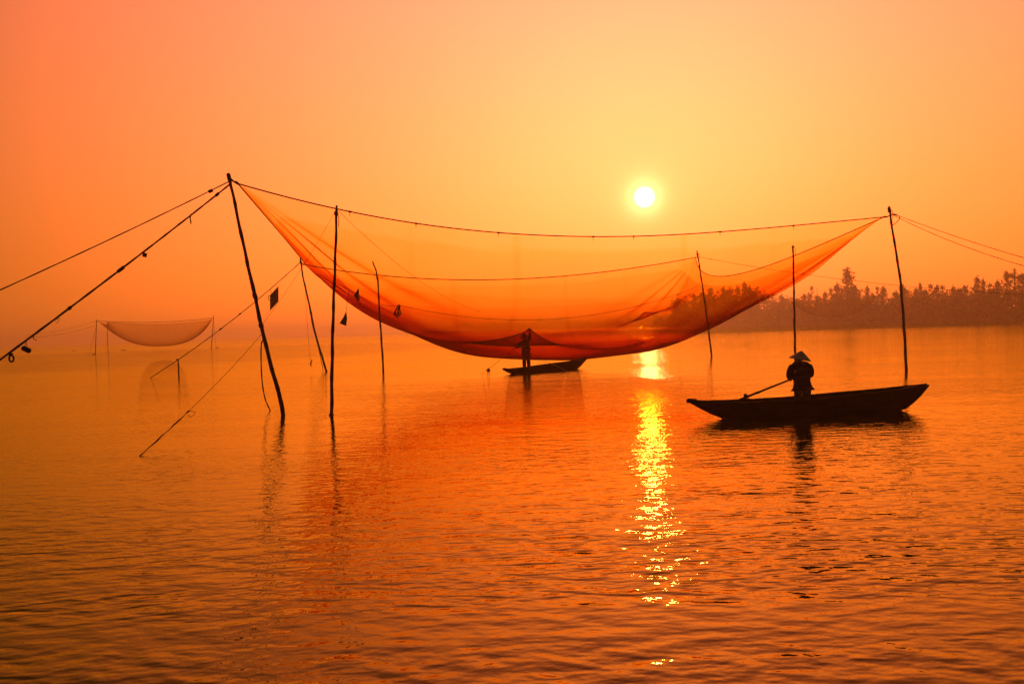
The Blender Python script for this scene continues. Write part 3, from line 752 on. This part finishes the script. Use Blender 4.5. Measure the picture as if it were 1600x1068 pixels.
# ------------------------------------------------------------------ the hazy nets further off
M_net_far = net_material('grey_brown_netting', (0.72, 0.60, 0.34), 0.30, 0.95, (0.16, 0.10, 0.05), 0.14)
def far_net(corners, par, label, poles, lines, n=44):
    loc = sum(np.array(c) for c in corners)/4*np.array([1, 1, 0])
    t = thing('lift_net', loc, label, 'fishing net')
    uu = cosspace(n); cc = np.linspace(0, 1, n); vv = np.where(cc < .5, 0.5*(2*cc)**1.6, 1-0.5*(2-2*cc)**1.6)
    G = net_surface(corners, par, uu, vv); b = MB()
    b.add(G.reshape(-1, 3), [(i*n+j, (i+1)*n+j, (i+1)*n+j+1, i*n+j+1) for i in range(n-1) for j in range(n-1)])
    b.build('netting', M_net_far, t, org=t.location)
    for e in (G[:, 0], G[:, -1], G[0], G[-1]):
        b = MB(); b.tube(e[::2], 0.03, 4); b.build('headline', M_rope, t, org=t.location)
    for px, Y, rad, lb in poles: pole('x', px, Y, rad, lb, None)
    for lb, P, Q, sg in lines: rope(lb, cable(Vector(P), Vector(Q), sg, 14), 0.022)
FP = [0.6,0,1.0, 0.9,0,1.0, 0.7,0,0.6, 0.7,0,0.6, 4.6, 0.85, 0.35, 1.3, -0.05, 0.1]
cA = at(152, 501, 191.0); cD = at(333, 496, 217.0); cB = at(169, 503, 204.0); cC = at(331, 500, 232.0)
far_net([cA, cD, cC, cB], FP, 'small hazy lift net in the distance at left',
        [([(151, 499), (150, 525), (149, 553)], onw(149, 553)[1], 0.10, 'leftmost hazy pole of the small distant net'),
         ([(168, 502), (168, 525), (169, 553)], 186.0, 0.075, 'second hazy pole from the left under the small distant net'),
         ([(334, 492), (332, 520), (330, 545)], onw(330, 545)[1], 0.11, 'right-hand hazy pole of the small distant net')],
        [('upper faint guy rope running left from the small distant net', cA, at(40, 524, 184), 0.4),
         ('lower faint guy rope running left from the small distant net', cA - np.array([0, 0, .8]), at(40, 527, 180), 0.6),
         ('faint stay rope falling left of the leftmost hazy pole', cA, onw(140, 556), 0.0),
         ('faint stay rope falling right of the small distant net', cD, onw(338, 546), 0.0)])
FP2 = [0.9,0,1.0, 1.0,0,1.0, 0.9,0,0.6, 0.9,0,0.6, 5.4, 0.85, 0.4, 1.3, 0, 0.1]
d0 = 330.0
far_net([at(1230, 468, d0), at(1372, 462, d0+10), at(1364, 464, d0+32), at(1243, 468, d0+26)], FP2, 'very faint hazy net in front of the trees at right',
        [([(1218, 460), (1217, 480), (1217, 508)], d0, 0.11, 'faint thin pole left of the pole behind the rower'),
         ([(1277, 449), (1276, 480), (1276, 507)], d0, 0.11, 'faint thin pole left of the tallest tree'),
         ([(1362, 468), (1362, 482), (1362, 503)], d0+10, 0.11, 'faint short pole under the slender casuarina'),
         ([(1379, 446), (1378, 470), (1378, 503)], d0+10, 0.12, 'faint thin pole between the tallest tree and the curved pole')], [])
# ------------------------------------------------------------------ boats
def boat(label, tipL, tipR, sheer, keel, beam, extras):
    """sheer / keel: lists of (s, z) along the length; local x runs from one tip to the other"""
    a, b_ = np.array(tipL), np.array(tipR); d = b_-a; L = math.hypot(d[0], d[1]); rz = math.atan2(d[1], d[0])
    mid = (a+b_)/2
    t = thing('rowing_boat', (mid[0], mid[1], 0), label, 'boat', None, rz)
    ss = np.unique(np.concatenate([np.linspace(0, 0.15, 9), np.linspace(0.15, 0.85, 22), np.linspace(0.85, 1, 9)]))
    zs = np.interp(ss, *zip(*sheer)); zk = np.interp(ss, *zip(*keel))
    ker = np.array([1, 2, 1])/4
    for _ in range(2): zs[1:-1] = np.convolve(zs, ker, 'valid'); zk[1:-1] = np.convolve(zk, ker, 'valid')
    half = beam/2*np.power(np.clip(np.sin(math.pi*(0.02+0.96*ss)), 0, 1), 0.62)
    half = np.maximum(half, 0.045)
    def section(i, inset):
        h = max(0.012, half[i]-inset); z1 = zs[i]; z0 = zk[i]+inset; H = max(z1-z0, 0.02)
        out = []
        for w, f in ((1.0, 1.0), (0.955, 0.72), (0.955*1.012, 0.715), (0.89, 0.44), (0.905, 0.435), (0.78, 0.2), (0.60, 0.05), (0.30, 0.0), (0, -0.02)):
            out.append((h*w, z0+H*f))
        return out
    def skin(inset):
        m = MB(); P = []
        for i, s in enumerate(ss):
            sec = section(i, inset); x = (s-0.5)*L
            row = [(x, -y, z) for y, z in sec] + [(x, y, z) for y, z in sec[-2::-1]]
            P.append(row)
        w = len(P[0]); m.v = [p for r in P for p in r]
        m.f = [(i*w+k, i*w+k+1, (i+1)*w+k+1, (i+1)*w+k) for i in range(len(P)-1) for k in range(w-1)]
        return m, P, w
    m, P, w = skin(0.0); m.f.append(tuple(range(w))); m.f.append(tuple((len(P)-1)*w+k for k in range(w))[::-1])
    m.build('hull', M_hull, t)
    m2, P2, _ = skin(0.035); m2.f = [f[::-1] for f in m2.f]; m2.build('inner_hull', M_plank, t)
    for sgn in (-1, 1):                                   # gunwale rails
        g = MB(); g.tube([((s-0.5)*L, sgn*(half[i]-0.012), zs[i]+0.012) for i, s in enumerate(ss)], 0.036, 6, flat=0.7); g.build('gunwale', M_plank, t)
    for k, (i0, i1) in enumerate(((0, 5), (len(ss)-6, len(ss)-1))):   # little end decks
        g = MB()
        top = [((ss[i]-0.5)*L, y, zs[i]+0.004) for i in range(i0, i1+1) for y in (-half[i]+.02, half[i]-.02)]
        n = len(top); g.v = top + [(x, y, z-0.05) for x, y, z in top]
        for q in range(0, n-2, 2): g.f += [(q, q+1, q+3, q+2), (q+n, q+2+n, q+3+n, q+1+n)]
        g.f += [(0, n, n+1, 1), (n-2, n-1, 2*n-1, 2*n-2)]; g.build('end_deck', M_plank, t, smooth=False)
    for f in (0.28, 0.66):
        i = int(np.searchsorted(ss, f)); g = MB(); g.box(((f-0.5)*L, 0, zs[i]-0.10), (0.2, 2*half[i]-0.04, 0.035)); g.build('thwart', M_plank, t, smooth=False)
    for f in np.linspace(0.16, 0.84, 9):
        i = int(np.searchsorted(ss, f)); sec = section(i, 0.05); g = MB(); x = (f-0.5)*L
        g.tube([(x, -y, z) for y, z in sec] + [(x, y, z) for y, z in sec[-2::-1]], 0.022, 4); g.build('rib', M_plank, t)
    for y in (-0.22, 0.0, 0.22):
        g = MB(); i = len(ss)//2; g.box((0, y*beam, zk[i]+0.10), (L*0.55, 0.2*beam, 0.025)); g.build('floor_board', M_plank, t, smooth=False)
    for e, sgn in ((0, -1), (len(ss)-1, 1)):
        g = MB(); x = (ss[e]-0.5)*L; g.tube([(x-sgn*0.22, 0, zs[e]+0.0), (x-sgn*0.02, 0, zs[e]+0.012), (x+sgn*0.02, 0, zs[e]-0.05)], [0.05, 0.055, 0.03], 6)
        g.build('stem_post', M_plank, t)
    for nm, mbx, mm in extras(L, ss, zs, half): mbx.build(nm, mm, t)
    return t, L, rz, mid
tL, tR = at(1075, 627, 22.98), at(1448, 604, 24.0)
def ex1(L, ss, zs, half):
    out = []; s = 0.262; i = int(np.searchsorted(ss, s)); x = (s-0.5)*L; y = half[i]-0.02; g = MB()
    g.tube([(x, y, zs[i]-0.06), (x-0.01, y, zs[i]+0.06), (x-0.005, y, zs[i]+0.13), (x, y, zs[i]+0.175)], [0.055, 0.042, 0.05, 0.03], 7)
    g.box((x-0.02, y, zs[i]+0.02), (0.26, 0.07, 0.05)); out.append(('oar_post', g, M_plank))
    return out
boat1, L1, rz1, mid1 = boat('long dark rowing boat with upswept ends in front of the net', tL, tR,
    [(0,.50),(.05,.455),(.10,.43),(.25,.403),(.44,.41),(.60,.46),(.82,.53),(.95,.60),(1,.612)],
    [(0,.47),(.03,.36),(.07,.21),(.11,.08),(.14,0.0),(.2,-.09),(.5,-.12),(.8,-.08),(.89,.0),(.93,.17),(.965,.34),(.99,.50),(1,.57)], 1.05, ex1)
tL2, tR2 = at(787, 576, 49.4), at(917, 560, 54.6)
boat2, L2, rz2, mid2 = boat('small dark boat under the lifted belly of the net', tL2, tR2,
    [(0,.30),(.08,.26),(.3,.27),(.5,.33),(.8,.41),(.93,.52),(1,.60)],
    [(0,.25),(.05,.10),(.10,-.02),(.2,-.1),(.5,-.12),(.8,-.06),(.86,.0),(.93,.30),(1,.55)], 1.1, lambda L, ss, zs, half: [])

# ------------------------------------------------------------------ people
def skinned(name, joints, bones, material, parent, root=0, sub=2):
    """joints: {key: (x, y, z, rx[, ry])}; one continuous surface grown round connected edges"""
    keys = list(joints); bm = bmesh.new(); lay = bm.verts.layers.skin.verify(); V = {}
    for k in keys:
        j = joints[k]; v = bm.verts.new(j[:3]); V[k] = v
        v[lay].radius = (j[3], j[4] if len(j) > 4 else j[3])
    for a, b_ in bones: bm.edges.new((V[a], V[b_]))
    V[keys[root]][lay].use_root = True
    me = bpy.data.meshes.new(name); bm.to_mesh(me); bm.free(); me.materials.append(material)
    o = bpy.data.objects.new(name, me); COL.objects.link(o); o.parent = parent
    s = o.modifiers.new('skin', 'SKIN'); s.use_smooth_shade = True; s.branch_smoothing = 0.3
    d = o.modifiers.new('sub', 'SUBSURF'); d.levels = sub; d.render_levels = sub
    return o
def chain(*ks): return list(zip(ks[:-1], ks[1:]))
def hand_joints(J, B, wrist, side, palm_dir, curl_dir, thumb_dir, size=1.0):
    """palm and five bent fingers grown from the wrist joint"""
    w = Vector(J[wrist][:3]); pd = Vector(palm_dir).normalized(); cd = Vector(curl_dir).normalized(); td = Vector(thumb_dir).normalized()
    kp = side+'palm'; c = w+pd*0.055*size; J[kp] = (*c, 0.026*size, 0.020*size); B.append((wrist, kp))
    for n, off, ln in (('index', 0.030, 0.075), ('middle', 0.010, 0.083), ('ring', -0.010, 0.077), ('little', -0.029, 0.060)):
        b0 = c+pd*0.035*size+td*off*size; b1 = b0+(pd*0.8+cd*0.5).normalized()*ln*0.5*size; b2 = b1+(pd*0.1+cd).normalized()*ln*0.5*size
        for q, p_, r in (('0', b0, 0.0095), ('1', b1, 0.0088), ('2', b2, 0.0075)): J[side+n+q] = (*p_, r*size)
        B += [(kp, side+n+'0'), (side+n+'0', side+n+'1'), (side+n+'1', side+n+'2')]
    t0 = w+pd*0.03*size+td*0.035*size; t1 = t0+(td*0.6+pd*0.6+cd*0.4).normalized()*0.032*size; t2 = t1+(pd*0.5+cd*0.8).normalized()*0.028*size
    for q, p_, r in (('0', t0, 0.012), ('1', t1, 0.0105), ('2', t2, 0.008)): J[side+'thumb'+q] = (*p_, r*size)
    B += [(kp, side+'thumb0'), (side+'thumb0', side+'thumb1'), (side+'thumb1', side+'thumb2')]
def head_mesh(parent, c, face, s=1.0):
    """head with brow, nose, lips, chin and ears; face: unit direction looked at"""
    f = Vector(face).normalized(); r = f.cross(Vector((0, 0, 1))).normalized(); u = r.cross(f)
    m = MB(); n, k = 14, 16; vs_ = []
    for i in range(n+1):
        ph = math.pi*i/n
        for j in range(k):
            a = 2*math.pi*j/k; x = math.sin(ph)*math.cos(a); y = math.sin(ph)*math.sin(a); z = math.cos(ph)
            fx = x*0.098; ry = y*0.076*(1-0.22*max(0, -z)); uz = z*0.118
            if x > 0.75 and -0.35 < z < 0.12: fx += 0.022*max(0, 1-abs(y)*5)*(1-(z+0.2)**2*6)      # nose
            if x > 0.6 and -0.62 < z < -0.42: fx += 0.007                                            # lips
            if x > 0.5 and 0.02 < z < 0.25 and 0.2 < abs(y) < 0.6: fx -= 0.010                       # eye sockets
            if x > 0.5 and z < -0.7: fx += 0.012                                                     # chin
            vs_.append(Vector(c)+(f*fx+r*ry+u*uz)*s)
    m.add(vs_, [(i*k+j, i*k+(j+1) % k, (i+1)*k+(j+1) % k, (i+1)*k+j) for i in range(n) for j in range(k)])
    for sg in (-1, 1):
        e = Vector(c)+r*sg*0.080*s-u*0.005*s
        m.lathe([(0.006*s, -0.03*s), (0.018*s, -0.012*s), (0.02*s, 0.012*s), (0.008*s, 0.03*s)], 8, e)
        m.lathe([(0.002*s, -0.009*s), (0.009*s, -0.003*s), (0.009*s, 0.003*s), (0.002*s, 0.009*s)], 8, Vector(c)+f*0.083*s+r*sg*0.032*s+u*0.016*s)
    m.build('head', M_skin, parent)
    h = MB(); h.lathe([(0.082*s, -0.06*s), (0.092*s, -0.02*s), (0.098*s, 0.03*s), (0.085*s, 0.085*s), (0.05*s, 0.118*s), (0.01*s, 0.130*s)], 16, Vector(c)-f*0.016*s)
    h.build('hair', M_hair, parent)
def conical_hat(parent, c, axis, R, H):
    ax = Vector(axis).normalized(); rot = Vector((0, 0, 1)).rotation_difference(ax).to_matrix(); m = MB()
    prof = [(R, 0.0)] + [(R*(1-t)+0.004, H*t*(1+0.06*math.sin(math.pi*t))) for t in np.linspace(0.06, 1, 12)]
    inner = [(r-0.008 if r > 0.02 else 0.002, z-0.010) for r, z in prof[::-1]]
    m.lathe(prof + inner + [(R-0.012, -0.004), (R, 0.0)], 32, Vector(c), rot); m.f = m.f[:-2]
    hat = m.build('conical_hat', M_straw, parent)
    for t in (0.22, 0.44, 0.66, 0.84):
        q = MB(); q.tube([Vector(c)+rot @ Vector((R*(1-t)*1.012*math.cos(a)+0.003*math.cos(a), R*(1-t)*1.012*math.sin(a), H*t*(1+0.06*math.sin(math.pi*t))+0.002)) for a in np.linspace(0, 2*math.pi, 29)[:-1]], 0.0035, 4, closed=True)
        o = q.build('hat_ring', M_straw, hat)
    return hat

# --- rower standing in the near boat, seen from behind
R1 = Vector(at(1252.5, 600, 23.35)); FZ = -0.01
p1 = thing('person', (R1.x, R1.y, FZ), 'rower in conical straw hat and dark jacket standing in the near boat, seen from behind', 'person')
J = dict(pelvis=(0.02,0,.80,.13,.10), spine=(0.01,.02,.98,.125,.095), chest=(0,.05,1.17,.145,.10), neck=(0,.09,1.36,.055), skull=(0.0,.12,1.44,.06),
         shL=(-.17,.05,1.29,.07), elL=(-.255,.10,1.03,.046), wrL=(-.17,.33,.93,.032),
         shR=(.17,.05,1.29,.07), elR=(.265,.10,1.04,.046), wrR=(.06,.34,1.02,.032),
         hipL=(-.085,0,.76,.095), knL=(-.10,.03,.46,.062), anL=(-.11,-.02,.10,.04), toL=(-.12,.13,.045,.035),
         hipR=(.115,0,.76,.095), knR=(.13,.03,.46,.062), anR=(.14,-.02,.10,.04), toR=(.15,.13,.045,.035))
B_ = chain('pelvis','spine','chest','neck','skull')+chain('chest','shL','elL','wrL')+chain('chest','shR','elR','wrR')+chain('pelvis','hipL','knL','anL','toL')+chain('pelvis','hipR','knR','anR','toR')
hand_joints(J, B_, 'wrL', 'L', (0.1, 1, -0.1), (0.2, -0.2, -1), (1, 0, 0.3)); hand_joints(J, B_, 'wrR', 'R', (-0.3, 1, -0.1), (-0.2, -0.2, -1), (-1, 0, 0.3))
skinned('body', J, B_, M_skin, p1)
head_mesh(p1, (0.0, .13, 1.47), (0, 1, -0.1))
JK = dict(pelvis=(0.02,0,.86,.25,.18), hem=(0.025,-.01,.70,.17,.13), waist=(0.01,.01,.99,.265,.18), chest=(0,.03,1.16,.285,.19), up=(0,.05,1.295,.22,.16), collar=(0,.085,1.40,.12,.11),
          shL=(-.20,.05,1.275,.125), mL=(-.255,.07,1.15,.115), elL=(-.27,.10,1.02,.105), wL=(-.18,.31,.94,.07),
          shR=(.20,.05,1.275,.125), mR=(.26,.07,1.15,.115), elR=(.28,.10,1.02,.105), wR=(.08,.31,1.02,.07))
skinned('jacket', JK, chain('hem','pelvis','waist','chest','up','collar')+chain('up','shL','mL','elL','wL')+chain('up','shR','mR','elR','wR'), M_jacket, p1, 0)
TR = dict(seat=(0.02,0,.76,.19,.13), hL=(-.085,0,.66,.118), kL=(-.10,.02,.44,.105), cL=(-.11,-.01,.16,.095), hR=(.125,0,.66,.118), kR=(.14,.02,.44,.105), cR=(.15,-.01,.16,.095))
skinned('trousers', TR, chain('seat','hL','kL','cL')+chain('seat','hR','kR','cR'), M_trouser, p1, 0)
g = MB(); rows = []
for z in np.linspace(1.15, 1.265, 5):
    row = []
    for x in np.linspace(-.155, .155, 11):
        row.append((x, -math.sqrt(max(0, 1-(x/.27)**2))*(.205 if z < 1.2 else .205-(z-1.2)*.55)+.035, z))
    rows.append(row)
g.v = [q for r in rows for q in r]; g.f = [(i*11+j, i*11+j+1, (i+1)*11+j+1, (i+1)*11+j) for i in range(4) for j in range(10)]
setp(g.build('back_panel', M_band, p1), 'paler panel across the upper back of the jacket')
conical_hat(p1, (0.005, .09, 1.445), (0.20, -0.03, 1), 0.285, 0.225)

# --- the oar he works, over the far gunwale
hand_w = Vector((R1.x-.12, R1.y+.40, FZ+.93))
s_ = 0.262; xl = (s_-0.5)*L1
post = Vector((mid1[0]+math.cos(rz1)*xl-math.sin(rz1)*0.40, mid1[1]+math.sin(rz1)*xl+math.cos(rz1)*0.40, 0.49))
dr = (post-hand_w).normalized(); tip = post+dr*1.05
oar = thing('oar', post, 'wooden oar slanting from the rower to the post on the boat\'s side', 'oar')
g = MB(); g.tube([hand_w-dr*.28, hand_w, post.lerp(hand_w, .5), post+dr*.3], [.02, .022, .027, .03], 8); g.build('loom', M_oar, oar, org=oar.location)
g = MB(); g.tube([post+dr*.3, post+dr*.45, post+dr*.9, tip], [.03, .07, .09, .06], 8, flat=0.25); g.build('blade', M_oar, oar, org=oar.location)
g = MB(); g.tube(wrap(post, dr, .035, 4, .03), .012, 5); g.tube(wrap(post-dr*.32, dr, .03, 3, .03), .010, 5); g.build('oar_strap', M_rope, oar, org=oar.location)

# --- fisherman lifting the net
R2 = Vector(at(822.5, 571, 51.2)); R2.z = 0.10
p2 = thing('person', R2, 'fisherman in a wide hat under the net, one arm raised to lift its belly', 'person')
KZ = 1.12; p2.scale = (1, 1, KZ)
hz = (HAND[2]-R2.z)/KZ; hx = HAND[0]-R2.x
J = dict(pelvis=(0,0,.93,.12,.10), spine=(0.01,-.02,1.12,.12,.095), chest=(0.03,-.03,1.34,.14,.10), neck=(-.02,-.02,1.54,.055), skull=(-.06,-.02,1.63,.065),
         shR=(.16,-.02,1.47,.07), elR=(.25,.0,1.72,.048), wrR=(hx,.02,hz-.17,.034),
         shL=(-.11,-.05,1.43,.07), elL=(-.38,-.18,1.25,.048), wrL=(-.62,-.28,1.17,.036),
         hipL=(-.08,0,.86,.095), knL=(-.11,.03,.50,.064), anL=(-.12,-.02,.10,.045), toL=(-.22,-.05,.05,.038),
         hipR=(.09,0,.86,.095), knR=(.12,.03,.50,.064), anR=(.13,-.02,.10,.045), toR=(.05,-.07,.05,.038))
B_ = chain('pelvis','spine','chest','neck','skull')+chain('chest','shL','elL','wrL')+chain('chest','shR','elR','wrR')+chain('pelvis','hipL','knL','anL','toL')+chain('pelvis','hipR','knR','anR','toR')
hand_joints(J, B_, 'wrR', 'R', (-0.1, 0, 1), (-0.6, -0.5, 0.4), (-1, 0, 0)); hand_joints(J, B_, 'wrL', 'L', (-1, -0.3, -0.2), (-0.3, 0, -1), (0, -1, 0.2))
skinned('body', J, B_, M_skin, p2)
head_mesh(p2, (-.07, -.03, 1.68), (-0.8, -0.4, 0.25))
JK = dict(hip=(0,0,.92,.25,.18), hem=(0.0,0,.74,.22,.17), waist=(0.01,-.02,1.12,.235,.17), chest=(0.03,-.03,1.34,.25,.18), up=(.01,-.03,1.48,.16,.14), collar=(-.02,-.02,1.56,.10,.10),
          shR=(.17,-.02,1.48,.125), eR=(.245,.0,1.70,.11), wR=(hx+.02,.02,hz-.24,.075), shL=(-.13,-.06,1.42,.125), eL=(-.38,-.18,1.25,.12), wL=(-.58,-.26,1.18,.11))
skinned('jacket', JK, chain('hem','hip','waist','chest','up','collar')+chain('up','shR','eR','wR')+chain('up','shL','eL','wL'), M_dark_cloth, p2, 0)
TR = dict(seat=(0,0,.86,.17,.13), hL=(-.09,0,.76,.13), kL=(-.11,.02,.48,.12), cL=(-.12,-.01,.12,.105), hR=(.10,0,.76,.13), kR=(.13,.02,.48,.12), cR=(.14,-.01,.12,.105))
skinned('trousers', TR, chain('seat','hL','kL','cL')+chain('seat','hR','kR','cR'), M_dark_cloth, p2, 0)
g = MB(); rot = Vector((0, 0, 1)).rotation_difference(Vector((-.25, -.1, 1)).normalized()).to_matrix()
g.lathe([(.24, -.035), (.235, -.02), (.14, .03), (.115, .05), (.105, .12), (.07, .155), (.01, .165)], 20, (-.085, -.03, 1.72), rot); g.build('hat', M_dark_cloth, p2)

# ------------------------------------------------------------------ the morning haze
hz_m = bpy.data.materials.new('haze'); hz_m.use_nodes = True; nt = hz_m.node_tree; nt.nodes.clear()
pv = nt.nodes.new('ShaderNodeVolumePrincipled'); pv.inputs['Color'].default_value = (1.0, 0.98, 0.55, 1)
pv.inputs['Density'].default_value = 0.0010; pv.inputs['Anisotropy'].default_value = 0.70
o = nt.nodes.new('ShaderNodeOutputMaterial'); nt.links.new(pv.outputs[0], o.inputs['Volume'])
g = MB(); g.box((0, (FAR-300)/2, 15.0), (2*FAR+40, FAR+340, 32.0))
hzo = g.build('haze', hz_m, smooth=False)
setp(hzo, 'thin orange morning haze lying over the river', 'haze', kind='stuff')
